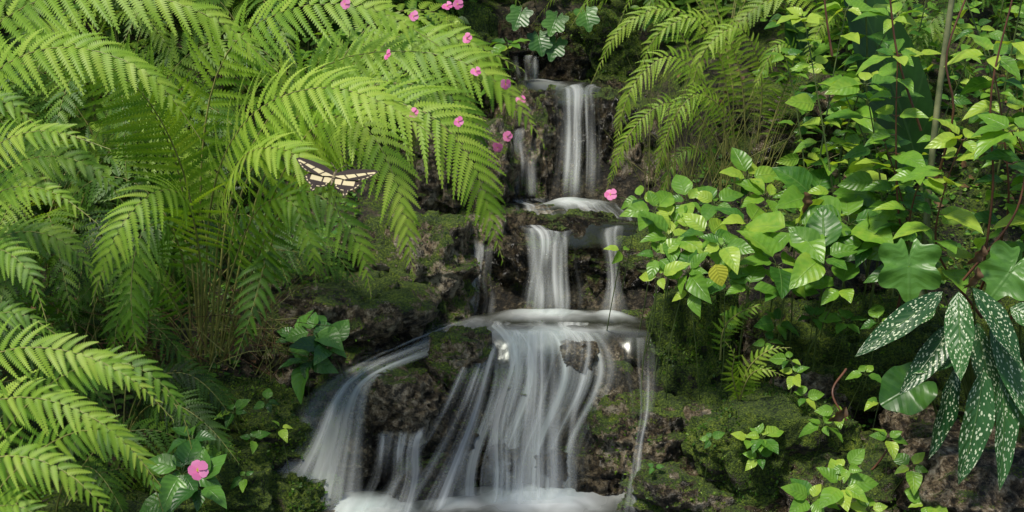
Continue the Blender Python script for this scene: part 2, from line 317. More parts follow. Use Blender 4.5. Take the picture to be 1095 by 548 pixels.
# ---------------- water
def water_mat(name,lo,hi,freq,white=(.80,.82,.81)):
    t=NT(name); uv=t.n('ShaderNodeUVMap'); uv.uv_map='uv'
    at=t.n('ShaderNodeAttribute',attribute_name='tint').outputs['Fac']
    mp=t.n('ShaderNodeMapping'); mp.inputs['Scale'].default_value=(1.1,freq,1); t.l(uv.outputs[0],mp.inputs[0])
    n1=t.noise(mp.outputs[0],1,1,.5,.3)
    mp2=t.n('ShaderNodeMapping'); mp2.inputs['Scale'].default_value=(.7,freq*3.6,1); mp2.inputs['Location'].default_value=(3,7,1); t.l(uv.outputs[0],mp2.inputs[0])
    n2=t.noise(mp2.outputs[0],1,1,.5)
    f=t.math('ADD',t.math('MULTIPLY',n1,.66),t.math('MULTIPLY',n2,.34))
    a=t.sstep(f,lo,hi)
    a=t.math('MULTIPLY',a,at,clamp=True)
    df=t.n('ShaderNodeBsdfDiffuse'); df.inputs[0].default_value=(*white,1)
    nv=t.n('ShaderNodeCombineXYZ'); nv.inputs[0].default_value=0; nv.inputs[1].default_value=-.62; nv.inputs[2].default_value=.78; t.l(nv.outputs[0],df.inputs['Normal'])
    tl=t.n('ShaderNodeBsdfTranslucent'); tl.inputs[0].default_value=(*white,1)
    m1=t.n('ShaderNodeMixShader'); m1.inputs[0].default_value=.25; t.l(df.outputs[0],m1.inputs[1]); t.l(tl.outputs[0],m1.inputs[2])
    tr=t.n('ShaderNodeBsdfTransparent'); tr.inputs[0].default_value=(.97,.985,.98,1)
    m2=t.n('ShaderNodeMixShader'); t.l(a,m2.inputs[0]); t.l(tr.outputs[0],m2.inputs[1]); t.l(m1.outputs[0],m2.inputs[2])
    t.l(m2.outputs[0],t.out.inputs[0]); return t.m
M['w1']=water_mat('silky_water',.36,.86,2.8); M['w2']=water_mat('silky_water_dense',.26,.8,2.2)
def pool_mat():
    t=NT('pool_water'); geo=t.n('ShaderNodeNewGeometry'); at=t.n('ShaderNodeAttribute',attribute_name='tint').outputs['Fac']
    uv=t.n('ShaderNodeUVMap'); uv.uv_map='uv'; sp=t.n('ShaderNodeSeparateXYZ'); t.l(uv.outputs[0],sp.inputs[0])
    mp=t.n('ShaderNodeMapping'); mp.inputs['Scale'].default_value=(1.3,1.,1); t.l(geo.outputs['Position'],mp.inputs[0])
    nz=t.noise(mp.outputs[0],9,2,.5,.6)
    f=t.math('ADD',at,t.math('MULTIPLY',t.math('SUBTRACT',nz,.5),.5)); f=t.sstep(f,.1,1.05)
    col=t.mix(f,(.02,.022,.014),(.76,.78,.77))
    pb=t.n('ShaderNodeBsdfPrincipled'); t.l(col,pb.inputs['Base Color']); t.l(t.math('ADD',t.math('MULTIPLY',f,.5),.13),pb.inputs['Roughness'])
    b=t.n('ShaderNodeBump'); b.inputs['Strength'].default_value=.25; b.inputs['Distance'].default_value=.02; t.l(nz,b.inputs['Height']); t.l(b.outputs[0],pb.inputs['Normal'])
    tr=t.n('ShaderNodeBsdfTransparent'); m2=t.n('ShaderNodeMixShader'); t.l(sp.outputs[0],m2.inputs[0]); t.l(tr.outputs[0],m2.inputs[1]); t.l(pb.outputs[0],m2.inputs[2])
    t.l(m2.outputs[0],t.out.inputs[0]); return t.m
M['pool']=pool_mat()
def ribbon(buf,Lp,Rp,mat,dens=1.0,bulge=.014,fade0=.1,fade1=.1,edge=.25,wob=.12,split=0.0,sf=20):
    n=90;m=44
    l,_=crom([spot(*p) for p in Lp],n); r,_=crom([spot(*p) for p in Rp],n)
    s=np.linspace(0,1,n); wd=np.linalg.norm(r-l,axis=1).mean(); sd=rng.random()*50
    wl=wob*vnoise(np.stack([s*3+sd,0*s,0*s],-1)); wr_=wob*vnoise(np.stack([s*3+sd+20,0*s,0*s],-1))
    l2=l+(r-l)*wl[:,None]; r=r+(r-l)*wr_[:,None]; l=l2
    w=np.linspace(0,1,m); V=l[:,None]*(1-w)[None,:,None]+r[:,None]*w[None,:,None]
    q=np.stack(np.broadcast_arrays(s[:,None]*1.2+sd,(w*wd*25)[None,:]+sd,np.zeros((n,m))),-1)
    V[...,1]-=bulge*vnoise(q)+bulge*np.sin(math.pi*w)[None,:]
    V[...,2]+=bulge*.8*vnoise(q+9)*sm(1-s*1.5)[:,None]
    fx=sm(s/fade0)*sm((1-s)/fade1); e=sm(w/edge)*sm((1-w)/edge)
    e2=(fx[:,None]*e[None,:])*dens
    if split:
        q2=np.stack(np.broadcast_arrays(s[:,None]*1.6+sd,(w*wd*sf)[None,:]+sd*2,np.full((n,m),3.3)),-1)
        cf=sm((fbm(q2,2)+.58)/.7); mid=np.exp(-((s-.42)/.32)**2)[:,None]
        e2=e2*(1-split*(1-cf)*(.45+.55*mid))
    uv=np.stack(np.broadcast_arrays(s[:,None]*1.0,(w*wd*10+sd)[None,:]),-1)
    ii,jj=np.meshgrid(np.arange(n-1),np.arange(m-1),indexing='ij'); b=(ii*m+jj).ravel()
    buf.add(V.reshape(-1,3),np.stack([b,b+1,b+m+1,b+m],1),uv.reshape(-1,2),e2.ravel(),mat)
wf=Buf()
ribbon(wf,[(500,341,3.40),(508,358,3.24),(508,395,3.15),(500,470,3.09),(478,556,3.02)],[(662,341,3.40),(660,360,3.24),(658,398,3.16),(650,470,3.10),(648,556,3.03)],'w1',1,split=.95,sf=17)
ribbon(wf,[(515,352,3.27),(525,366,3.18),(522,400,3.12),(510,470,3.06),(490,556,2.98)],[(650,352,3.27),(652,366,3.18),(650,400,3.12),(640,470,3.06),(640,556,2.98)],'w1',.95,split=.98,sf=26)
ribbon(wf,[(548,350,3.28),(545,362,3.17),(538,400,3.10),(530,470,3.04),(505,556,2.96)],[(612,350,3.28),(610,364,3.17),(606,400,3.10),(604,470,3.04),(615,556,2.96)],'w2',.85,edge=.45,split=.6,sf=24)
ribbon(wf,[(655,355,3.3),(662,368,3.2),(676,430,3.04),(672,480,2.99),(655,556,2.94)],[(708,350,3.32),(705,368,3.2),(700,430,3.04),(692,480,3.0),(694,556,2.95)],'w1',.6,split=.8,sf=40)
ribbon(wf,[(490,339,3.42),(420,368,3.27),(365,396,3.14),(325,425,3.06),(298,480,3.01),(245,556,2.92)],[(530,352,3.3),(465,380,3.2),(410,402,3.10),(392,428,3.05),(385,480,3.0),(390,556,2.92)],'w2',.75,split=.75,sf=26)
ribbon(wf,[(490,339,3.40),(420,366,3.25),(360,394,3.12),(318,427,3.04),(290,480,2.99),(245,556,2.90)],[(530,352,3.28),(465,380,3.18),(414,402,3.08),(398,428,3.03),(390,480,2.98),(392,556,2.90)],'w1',.8,split=.95,sf=30)
ribbon(wf,[(500,362,3.2),(484,400,3.12),(448,460,3.03),(370,556,2.93)],[(545,362,3.2),(535,410,3.12),(520,470,3.05),(500,556,2.96)],'w1',.85,split=.9,sf=26)
ribbon(wf,[(395,460,3.02),(396,480,2.98),(385,515,2.96),(365,556,2.92)],[(470,455,3.02),(462,480,2.99),(460,515,2.97),(450,556,2.93)],'w1',.85,split=.8,sf=30)
ribbon(wf,[(552,240,3.66),(558,254,3.50),(561,295,3.45),(552,348,3.40)],[(616,240,3.66),(618,254,3.50),(618,295,3.45),(626,348,3.40)],'w1',.95,fade1=.25,split=.9,sf=36)
ribbon(wf,[(560,242,3.64),(565,258,3.48),(566,295,3.43),(558,348,3.38)],[(612,242,3.64),(612,258,3.48),(610,295,3.43),(618,348,3.38)],'w2',.8,fade1=.25,split=.8,sf=36)
ribbon(wf,[(636,244,3.62),(641,256,3.48),(646,295,3.45),(636,348,3.40)],[(666,244,3.62),(666,256,3.48),(664,295,3.45),(676,348,3.40)],'w2',.9,edge=.4,fade1=.25,split=.5,sf=40)
ribbon(wf,[(500,258,3.53),(500,290,3.49),(490,340,3.44)],[(534,258,3.53),(532,290,3.49),(528,340,3.44)],'w1',.55,split=.6,sf=40)
ribbon(wf,[(540,212,3.90),(538,222,3.76),(540,247,3.70)],[(682,212,3.90),(688,222,3.76),(684,247,3.70)],'w1',.8,fade0=.3,split=1,sf=40)
ribbon(wf,[(588,88,4.18),(590,98,4.0),(593,150,3.96),(584,218,3.90)],[(648,92,4.18),(644,102,4.0),(640,150,3.96),(644,218,3.90)],'w1',.95,fade1=.22,split=.9,sf=36)
ribbon(wf,[(596,90,4.15),(598,100,3.98),(602,150,3.94),(596,218,3.88)],[(630,90,4.15),(628,102,3.98),(622,150,3.94),(628,218,3.88)],'w2',.95,edge=.4,fade1=.22,split=.6,sf=36)
ribbon(wf,[(548,135,4.0),(548,165,3.95),(545,212,3.92)],[(576,135,4.0),(576,165,3.95),(574,212,3.92)],'w1',.6,split=.7,sf=40)
ribbon(wf,[(550,58,4.42),(550,66,4.33),(549,96,4.28)],[(580,58,4.42),(580,66,4.33),(581,96,4.28)],'w1',.8,split=.5,sf=40)
def pool(x0,x1,y0,y1,z,foam,amp=.004,edge=.3,lip=0):
    n=100; X,Y=np.meshgrid(np.linspace(x0,x1,n),np.linspace(y0,y1,n))
    p=np.stack([X,Y,0*X],-1); Z=z+amp*fbm(p*14,3)
    f=np.zeros_like(X)
    for (cx,cy,rx,ry,st) in foam: f=np.maximum(f,st*np.exp(-((X-cx)/rx)**2-((Y-cy)/ry)**2))
    U=(X-x0)/(x1-x0)*2-1; W=(Y-y0)/(y1-y0)*2-1; rr=(np.abs(U)**3+np.abs(W)**3)**(1/3)+.25*vnoise(p*13+3)
    al=sm((1.0-rr)/max(edge,1e-3)) if edge>0 else np.ones_like(X)
    yl=y0+.13+.06*vnoise(p*9+7)
    Z=Z-lip*sm((yl-Y)/.12)
    V=np.stack([X,Y,Z+.025*f-.01*(1-al)],-1).reshape(-1,3); ii,jj=np.meshgrid(np.arange(n-1),np.arange(n-1),indexing='ij'); b=(ii*n+jj).ravel()
    wf.add(V,np.stack([b,b+1,b+n+1,b+n],1),np.stack([al.ravel(),0*al.ravel()],1),f.ravel(),'pool')
pool(-.75,.6,2.2,3.3,-1.21,[(.06,3.03,.16,.12,.9),(-.36,2.97,.17,.10,.8),(-.13,3.0,.12,.07,.6),(.25,3.05,.08,.06,.4),(-.1,2.82,.5,.12,.25)],edge=0)
pool(-.20,.40,3.16,3.58,-.882,[(.09,3.42,.13,.07,.72),(.25,3.42,.06,.05,.65),(.08,3.26,.28,.10,.5),(-.14,3.34,.12,.1,.5)],edge=.55,lip=.08)
pool(-.04,.40,3.50,4.03,-.686,[(.16,3.9,.11,.09,.7),(.05,3.93,.05,.05,.4)],edge=.5,lip=.03)
pool(.0,.34,4.0,4.36,-.375,[(.1,4.2,.1,.1,.4)],lip=.04)
wf.build('waterfall')
# ---------------- HERO FERNS (left)
def hf(buf,pts,px,npairs,**k):
    d=pts[-1][2]; frond(buf,[spot(*p) for p in pts],px*d/F,npairs,**k)
b=Buf()
hf(b,[(262,370,3.1),(300,230,2.98),(350,130,2.9),(430,110,2.8),(500,165,2.75),(538,280,2.74)],85,36,tint=.66,s0=.35,grav=.2)
hf(b,[(240,380,3.1),(280,240,2.95),(330,140,2.86),(385,130,2.75),(425,200,2.68),(443,300,2.66)],72,34,tint=.72,s0=.35,grav=.2)
hf(b,[(230,370,3.1),(250,200,3.05),(330,80,2.98),(440,55,2.9),(530,85,2.86),(582,155,2.84)],75,36,tint=.58,s0=.35)
hf(b,[(220,380,3.1),(225,220,2.95),(262,130,2.8),(330,95,2.72),(400,105,2.66),(470,150,2.62)],80,34,tint=.82,s0=.4,grav=.2)
hf(b,[(240,390,3.1),(270,290,2.98),(310,210,2.88),(350,215,2.82),(385,265,2.78),(397,318,2.77)],55,28,tint=.45,s0=.35)
hf(b,[(225,390,3.1),(245,300,3.0),(275,225,2.9),(310,215,2.84),(332,260,2.8),(338,305,2.8)],48,26,tint=.45,s0=.4)
hf(b,[(215,390,3.12),(215,290,3.0),(200,215,2.85),(165,205,2.75),(125,250,2.68),(98,325,2.66)],62,30,tint=.66,s0=.35,grav=.2)
hf(b,[(205,390,3.12),(200,300,3.05),(180,240,2.95),(150,250,2.88),(140,320,2.84),(150,395,2.83)],50,28,tint=.25,s0=.35)
hf(b,[(215,390,3.12),(205,220,3.1),(160,110,3.0),(90,60,2.9),(20,70,2.82)],80,32,tint=.55,s0=.35)
hf(b,[(220,380,3.15),(215,180,3.1),(240,60,3.05),(310,10,2.95),(400,10,2.9),(470,50,2.88)],80,34,tint=.66,s0=.35)
hf(b,[(215,380,3.15),(190,180,3.1),(130,80,3.0),(60,40,2.95),(-20,20,2.9)],80,32,tint=.6,s0=.35)
hf(b,[(225,385,3.1),(235,240,2.95),(258,170,2.75),(305,160,2.63),(350,196,2.575),(368,245,2.565)],58,30,tint=.78,s0=.4)
hf(b,[(235,390,3.1),(265,330,3.02),(285,270,2.96),(270,330,2.9),(250,390,2.88)],38,18,tint=.15,s0=.4)
hf(b,[(215,395,3.1),(190,330,3.02),(165,300,2.95),(130,330,2.9),(120,390,2.88)],42,22,tint=.3,s0=.35)
hf(b,[(235,380,3.15),(260,200,3.12),(340,110,3.06),(440,90,3.02),(500,120,3.0),(520,190,3.0)],70,34,tint=.4,s0=.4)
hf(b,[(235,380,3.15),(290,170,3.12),(390,60,3.1),(480,40,3.06),(560,75,3.05)],60,32,tint=.6,s0=.4)
b.build('fern')
b=Buf()
hf(b,[(-120,330,2.8),(-60,230,2.7),(-10,160,2.62),(50,140,2.56),(118,160,2.52)],58,30,tint=.75,s0=.2)
hf(b,[(-120,340,2.8),(-60,260,2.7),(0,205,2.62),(55,205,2.56),(105,240,2.53)],50,28,tint=.55,s0=.2)
hf(b,[(-120,350,2.8),(-60,290,2.7),(-10,265,2.62),(30,290,2.56),(50,345,2.53)],50,26,tint=.35,s0=.2)
hf(b,[(-120,330,2.85),(-70,170,2.8),(-10,80,2.75),(70,50,2.7),(160,80,2.66),(215,150,2.65)],72,34,tint=.68,s0=.2,grav=.2)
hf(b,[(-120,330,2.9),(-60,100,2.9),(20,10,2.85),(120,-10,2.8),(230,20,2.78),(300,80,2.77)],78,36,tint=.7,s0=.2,grav=.2)
hf(b,[(-100,330,2.85),(-80,200,2.8),(-40,120,2.72),(10,110,2.68),(50,150,2.66)],60,26,tint=.45,s0=.2)
hf(b,[(-100,400,2.95),(-50,300,2.9),(10,250,2.86),(70,260,2.82),(110,310,2.8)],50,28,tint=.35,s0=.2)
hf(b,[(-100,400,2.95),(-40,230,2.95),(30,170,2.9),(100,180,2.86),(140,230,2.85)],55,30,tint=.4,s0=.2)
b.build('fern')
b=Buf()
hf(b,[(-140,560,2.5),(-80,450,2.45),(-10,380,2.42),(70,375,2.4),(140,405,2.38),(186,450,2.37)],58,34,tint=.68,s0=.2)
hf(b,[(-140,570,2.5),(-80,480,2.42),(-10,430,2.38),(60,430,2.34),(125,465,2.32),(172,520,2.32)],55,34,tint=.74,s0=.2)
hf(b,[(-140,600,2.45),(-80,530,2.38),(-10,490,2.33),(50,495,2.3),(100,530,2.28),(130,580,2.27)],52,30,tint=.6,s0=.2)
hf(b,[(-120,620,2.45),(-40,560,2.35),(10,540,2.3),(50,560,2.28),(80,600,2.27)],48,26,tint=.55,s0=.2)
hf(b,[(-130,560,2.6),(-80,430,2.6),(-30,350,2.6),(20,335,2.58),(70,365,2.56)],50,28,tint=.4,s0=.2)
hf(b,[(-60,600,2.7),(0,470,2.65),(70,400,2.6),(140,390,2.56),(190,430,2.54),(205,480,2.53)],50,30,tint=.4,s0=.25)
hf(b,[(-60,620,2.65),(10,510,2.6),(90,460,2.54),(150,490,2.5),(175,550,2.48)],50,28,tint=.45,s0=.25)
b.build('fern')
# ---------------- random ferns
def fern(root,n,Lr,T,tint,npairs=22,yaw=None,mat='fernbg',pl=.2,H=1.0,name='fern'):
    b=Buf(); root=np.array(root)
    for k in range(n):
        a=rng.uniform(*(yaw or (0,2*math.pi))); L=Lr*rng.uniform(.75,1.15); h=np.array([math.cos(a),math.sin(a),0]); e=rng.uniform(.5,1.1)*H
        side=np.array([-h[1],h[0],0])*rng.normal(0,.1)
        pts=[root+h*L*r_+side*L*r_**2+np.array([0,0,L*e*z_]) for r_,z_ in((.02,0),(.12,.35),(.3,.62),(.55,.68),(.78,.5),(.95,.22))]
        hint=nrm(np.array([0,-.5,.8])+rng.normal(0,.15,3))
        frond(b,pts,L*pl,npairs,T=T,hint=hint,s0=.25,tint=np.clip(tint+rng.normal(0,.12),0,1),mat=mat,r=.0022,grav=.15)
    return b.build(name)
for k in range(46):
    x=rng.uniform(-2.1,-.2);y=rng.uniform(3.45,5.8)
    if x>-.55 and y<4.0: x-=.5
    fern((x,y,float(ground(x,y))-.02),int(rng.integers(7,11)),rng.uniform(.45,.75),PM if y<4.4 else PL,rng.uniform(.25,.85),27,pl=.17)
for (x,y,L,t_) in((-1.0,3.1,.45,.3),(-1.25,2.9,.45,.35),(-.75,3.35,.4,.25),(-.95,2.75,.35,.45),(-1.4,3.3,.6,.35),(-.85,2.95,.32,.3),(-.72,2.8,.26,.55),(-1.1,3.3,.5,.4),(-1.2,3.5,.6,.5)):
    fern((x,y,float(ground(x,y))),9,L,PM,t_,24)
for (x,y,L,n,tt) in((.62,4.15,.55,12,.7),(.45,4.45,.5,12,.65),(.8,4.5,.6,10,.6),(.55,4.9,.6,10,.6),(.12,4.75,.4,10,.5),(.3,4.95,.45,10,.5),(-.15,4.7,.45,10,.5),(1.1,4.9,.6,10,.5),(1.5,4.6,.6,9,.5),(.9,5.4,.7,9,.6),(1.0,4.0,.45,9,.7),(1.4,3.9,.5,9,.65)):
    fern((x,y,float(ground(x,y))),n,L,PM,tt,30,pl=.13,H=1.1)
b=Buf()
for (p,px,tt) in(([(790,215,3.75),(765,110,3.72),(720,60,3.7),(675,95,3.68),(655,170,3.68)],32,.75),([(790,215,3.75),(760,140,3.72),(715,110,3.68),(672,145,3.66),(648,205,3.66)],30,.65),([(790,215,3.8),(770,60,3.8),(720,10,3.78),(665,30,3.76),(632,90,3.76)],32,.7),
 ([(800,215,3.75),(780,130,3.7),(745,100,3.66),(715,140,3.64),(700,200,3.64)],30,.6),([(800,215,3.8),(790,70,3.78),(750,20,3.75),(700,40,3.74),(680,100,3.74)],32,.8),([(800,215,3.8),(815,90,3.76),(790,30,3.72),(750,60,3.7),(735,130,3.7)],30,.75),
 ([(800,215,3.8),(830,120,3.76),(850,60,3.72),(830,50,3.7),(800,110,3.68)],28,.6),([(790,215,3.8),(760,170,3.7),(735,160,3.66),(715,185,3.65),(705,225,3.65)],22,.5),([(790,215,3.85),(740,60,3.9),(690,-10,3.9),(640,-10,3.88),(610,30,3.88)],30,.6),([(800,215,3.85),(770,20,3.9),(730,-40,3.9),(690,-30,3.88),(660,30,3.88)],30,.7)):
    hf(b,p,px*.75,40,T=PM,tint=tt,s0=.3,wr=.38,grav=.3,jit=.15)
for k in range(80):
    p0=spot(rng.uniform(690,820),rng.uniform(190,220),rng.uniform(3.55,3.75)); h=rng.uniform(.12,.38); sx=rng.normal(0,.09)
    tube(b,[p0,p0+[sx*.4,-.01,h*.5],p0+[sx,-.03,h]],.0016,.0005,'stipe',n=8,k=3)
b.build('fern')
b=Buf()
hf(b,[(770,385,3.08),(775,350,3.06),(800,330,3.04),(826,328,3.02)],18,15,tint=.6,s0=.15,T=PM)
hf(b,[(790,430,3.04),(800,395,3.0),(822,375,2.98),(845,372,2.97)],20,15,tint=.75,s0=.1,T=PM)
hf(b,[(790,432,3.04),(800,405,3.0),(815,395,2.98),(838,402,2.97)],18,13,tint=.7,s0=.1,T=PM)
hf(b,[(790,430,3.04),(783,400,3.0),(785,380,2.98),(775,365,2.97)],16,13,tint=.6,s0=.1,T=PM)
b.build('small_fern')
# ---------------- broadleaf plants
def rosette(buf,c,n,L,mat='broad',T=TO,tint=.6,axis=(0,-.35,.9),wr=.3,spread=.25):
    axis=nrm(np.array(axis,float)); u=nrm(np.cross(axis,[1,.2,.1])); w=np.cross(axis,u)
    a=rng.random()*6.3+np.arange(n)*2.4+rng.normal(0,.15,n)
    el=rng.uniform(-.05,spread*2,n)[:,None]
    D=np.cos(a)[:,None]*u+np.sin(a)[:,None]*w+axis*el
    LL=L*rng.uniform(.5,1.1,n); B=np.array(c)+nrm(D)*(LL*.2)[:,None]
    N=axis+rng.normal(0,.28,(n,3))
    place(buf,T,B,D,N,LL,LL*wr,mat,droop=rng.uniform(.05,.45,n),fold=rng.uniform(.08,.35,n),tint=np.clip(tint+rng.normal(0,.2,n),0,1),wave=.09,grav=.08)
    for i in range(n): tube(buf,[np.array(c)-axis*.01,np.array(c)+nrm(D)[i]*LL[i]*.1,B[i]],.0014,.001,'stem',n=3,k=3)
def gstem(buf,top,r=.003,mat='stem',base=None):
    if base is None:
        x=top[0]+rng.normal(0,.03); y=top[1]+abs(rng.normal(.15,.06)); base=(x,y,float(ground(x,y))-.02)
    base=np.array(base); top=np.array(top); mid=(base+top)/2+rng.normal(0,.015,3)
    tube(buf,[base,mid,top],r,r*.6,mat,n=8,k=5)
def flower(buf,c,r,face=(0,-.8,.5)):
    f=nrm(np.array(face,float)+rng.normal(0,.25,3)); u=nrm(np.cross(f,[1,.1,.2])); w=np.cross(f,u); a=np.arange(5)*2*math.pi/5+rng.random()
    D=np.cos(a)[:,None]*u+np.sin(a)[:,None]*w+f*.1
    place(buf,TP,np.repeat(np.array(c)[None],5,0)+f*.002*np.arange(5)[:,None],D,np.repeat(f[None],5,0),r,r*.5,'pink',droop=.1,fold=.05,tint=rng.random(5),wave=.08)
    place(buf,TP,np.repeat((np.array(c)+f*.006)[None],3,0),D[:3],f,r*.2,r*.1,'yel',tint=.9)
b=Buf()
for (u,v,d,n,s) in((700,225,3.2,6,30),(735,215,3.25,6,30),(765,218,3.25,6,32),(718,255,3.12,7,34),(758,252,3.12,6,34),(702,275,3.08,5,28),(735,292,3.04,7,36),(772,262,3.06,5,32),(800,240,3.18,6,36),(685,212,3.3,4,22),(800,190,3.35,6,30),(822,212,3.3,5,30),(738,312,3.02,4,24),(705,297,3.04,4,26),(775,300,3.04,4,26),(720,235,3.2,4,26),(665,268,3.18,3,18)):
    p=spot(u,v,d); rosette(b,p,n,s*d/F*1.12,tint=.72,wr=.32,axis=(rng.normal(0,.3),-.55,.8)); gstem(b,p,.0017)
flower(b,spot(653,209,3.3),.015); gstem(b,spot(653,209,3.31),.001,base=spot(690,225,3.36)); place(b,TO,spot(765,283,2.98),(.3,-.2,-.9),(0,-.9,.2),.05,.022,'yel',tint=.8)
b.build('impatiens_plant')
b=Buf()
for (u,v,d,n,s) in((850,245,3.1,6,48),(882,275,3.02,5,48),(832,283,3.05,5,44),(908,238,3.1,6,48),(930,260,3.05,5,42),(870,212,3.25,6,44),(945,212,3.2,6,44),(800,308,3.02,4,34),(900,308,3.0,4,36),(840,310,3.04,4,34)):
    p=spot(u,v,d); rosette(b,p,n,s*d/F*1.1,tint=.6,wr=.36,axis=(rng.normal(0,.3),-.5,.8)); gstem(b,p,.0026)
b.build('impatiens_plant')
for (lst,tt,mt) in(([(815,468,2.9,7,24),(812,490,2.88,5,20),(800,470,2.9,4,18)],.75,'broad'),([(868,535,2.7,6,28),(900,520,2.7,6,28),(930,545,2.68,6,28),(905,500,2.72,5,22)],.7,'broad'),([(880,455,2.88,5,20),(850,400,2.98,5,18),(860,425,2.95,5,16),(895,440,2.9,4,16),(845,385,3.0,4,18)],.7,'broad'),
    ([(335,355,3.08,6,34),(330,385,3.04,6,34),(352,372,3.04,5,30),(318,362,3.1,5,26)],.85,'dark'),([(195,505,2.6,7,36),(215,520,2.58,6,34),(185,530,2.58,6,32),(205,470,2.7,5,26)],.8,'dark'),([(300,458,2.9,3,14),(270,470,2.88,4,16)],.65,'broad'),([(250,440,2.93,5,16),(235,480,2.8,5,18),(285,430,2.96,4,14),(262,510,2.8,4,14)],.45,'broad'),([(760,470,2.9,4,12),(700,500,2.92,3,10),(950,470,2.82,5,20),(975,500,2.75,5,22),(990,540,2.7,6,26),(925,400,2.98,4,16),(940,430,2.9,5,18)],.55,'broad'),([(790,340,3.1,4,20),(830,345,3.08,5,22),(870,340,3.06,5,24),(905,345,3.04,5,24),(940,345,3.02,5,24),(820,365,3.05,4,16)],.5,'broad')):
    b=Buf()
    for (u,v,d,n,s) in lst:
        p=spot(u,v,d); rosette(b,p,n,s*d/F*1.2,mat=mt,tint=tt,wr=.34,axis=(rng.normal(0,.2),-.5,.8)); gstem(b,p,.0014)
    if lst[0][0]==195: flower(b,spot(212,503,2.52),.019,(0,-.9,.35))
    b.build('seedling_plant')
b=Buf()
for k in range(80):
    x=rng.uniform(-.6,.0);y=rng.uniform(3.9,4.8); z=float(ground(x,y))+rng.uniform(.05,.3); rosette(b,(x,y,z),6,rng.uniform(.04,.07),tint=.6,T=TO); gstem(b,(x,y,z),.002)
for k in range(60):
    x=rng.uniform(-.05,.7);y=rng.uniform(4.4,5.1) if x<.4 else rng.uniform(4.1,5.0); z=float(ground(x,y))+rng.uniform(.03,.22); rosette(b,(x,y,z),6,rng.uniform(.04,.07),tint=.5,T=TO); gstem(b,(x,y,z),.002)
for (u,v,d) in((416,60,2.85),(443,122,2.76),(491,131,2.70),(508,78,2.85),(540,90,2.85),(543,146,3.3),(532,157,3.25),(500,42,3.0),(478,8,3.3),(443,18,2.9),(370,5,2.85),(556,108,3.4),(490,5,3.4)):
    p=spot(u,v,d); flower(b,p,.0112*d/3); gstem(b,p,.0008,base=spot(u+rng.normal(0,8),v+60,d+.25))
b.build('impatiens_plant')
def shrub(root,top,nl,ls,tint,mat='broad',sm_='stem',T=TO,wr=.3,r=.0035):
    b=Buf(); root=np.array(root);top=np.array(top); bend=rng.normal(0,.05,3); bend[2]=0
    pts=[root,root*.6+top*.4+bend,root*.25+top*.75+bend*.6,top]; tube(b,pts,r,r*.35,sm_,n=18,k=6)
    c,L=crom(pts,60)
    ks=np.linspace(.3,1,nl); 
    for i,s in enumerate(ks):
        p=c[int(s*59)]; a0=rng.random()*.6+i*1.57
        for sg in(0,math.pi):
            if rng.random()<.12: continue
            a=a0+sg; D=np.array([math.cos(a),math.sin(a),rng.uniform(-.1,.5)]); D=nrm(D); l=ls*rng.uniform(.55,1.1)*(1.1-.35*s)
            B=p+D*l*.22; place(b,T,B,D,nrm(np.array([0,-.4,.9])+rng.normal(0,.3,3)),l,l*wr,mat,droop=rng.uniform(.1,.5),fold=rng.uniform(.1,.3),tint=np.clip(tint+rng.normal(0,.2),0,1),wave=.08,grav=.1)
            tube(b,[p,p+D*l*.12,B],.0013,.0008,sm_,n=3,k=3)
    rosette(b,c[-1],5,ls*.7,tint=tint+.15,mat=mat,T=T,wr=wr)
    return b.build('broadleaf_shrub')
for k in range(60):
    x=rng.uniform(.85,2.1);y=rng.uniform(3.5,5.2) if k<42 else rng.uniform(3.3,3.9)
    g=float(ground(x,y)); h=rng.uniform(.3,.8)
    shrub((x,y,g),(x+rng.normal(0,.12),y-rng.uniform(0,.15),g+h),int(6+h*8),rng.uniform(.045,.11),rng.uniform(.35,.95),T=TO if k%2 else TL,wr=.3 if k%2 else .19)
for (u,v,d,u2,v2,d2,ls) in((905,330,3.3,860,20,3.3,.09),(930,330,3.2,925,90,3.1,.10),(980,330,3.1,960,60,3.0,.10),(1040,330,3.1,1060,60,2.9,.10),(880,330,3.4,905,10,3.4,.09),(830,310,3.5,840,60,3.5,.07),(1075,350,3.0,1085,140,2.8,.11),(1050,340,3.0,1030,150,2.85,.10),(1000,330,3.0,985,190,2.95,.09),(960,330,3.1,945,150,3.05,.08),(930,300,3.35,955,20,3.35,.10)):
    shrub(spot(u,v,d),spot(u2,v2,d2),11,ls,rng.uniform(.5,.85),sm_='red' if u>950 else 'stem')
b=Buf(); tube(b,[spot(985,340,3.0),spot(992,220,3.0),spot(1003,110,3.0),spot(1022,-30,3.0)],.008,.006,'cane',n=20,k=8); b.build('bamboo_cane')
b=Buf()
for pts in([(1050,300,2.9),(1062,200,2.88),(1060,100,2.86),(1085,-10,2.85)],[(1000,200,2.95),(1020,120,2.9),(1012,60,2.9),(1040,-20,2.9)],[(985,140,3.0),(960,60,3.0),(950,-20,3.0)],[(890,60,3.2),(884,20,3.2),(880,-20,3.2)],[(1030,300,2.85),(1085,230,2.8),(1100,160,2.8)],[(900,520,2.9),(930,505,2.86),(950,480,2.85),(960,465,2.85)],[(905,395,2.95),(890,420,2.9),(905,450,2.88)]):
    tube(b,[spot(*p) for p in pts],.003,.002,'red',n=16,k=5)
for (u,v,d) in((1045,285,2.75),(860,205,3.05),(1052,262,2.78),(905,435,2.85),(1070,300,2.8)):
    place(b,TL,spot(u,v,d),nrm(np.array([rng.normal(0,.4),-.1,-.9])),(.4,-.9,.2),.05,.012,'deadleaf',droop=.5,fold=.9,wave=.4)
b.build('dead_vine')
b=Buf()
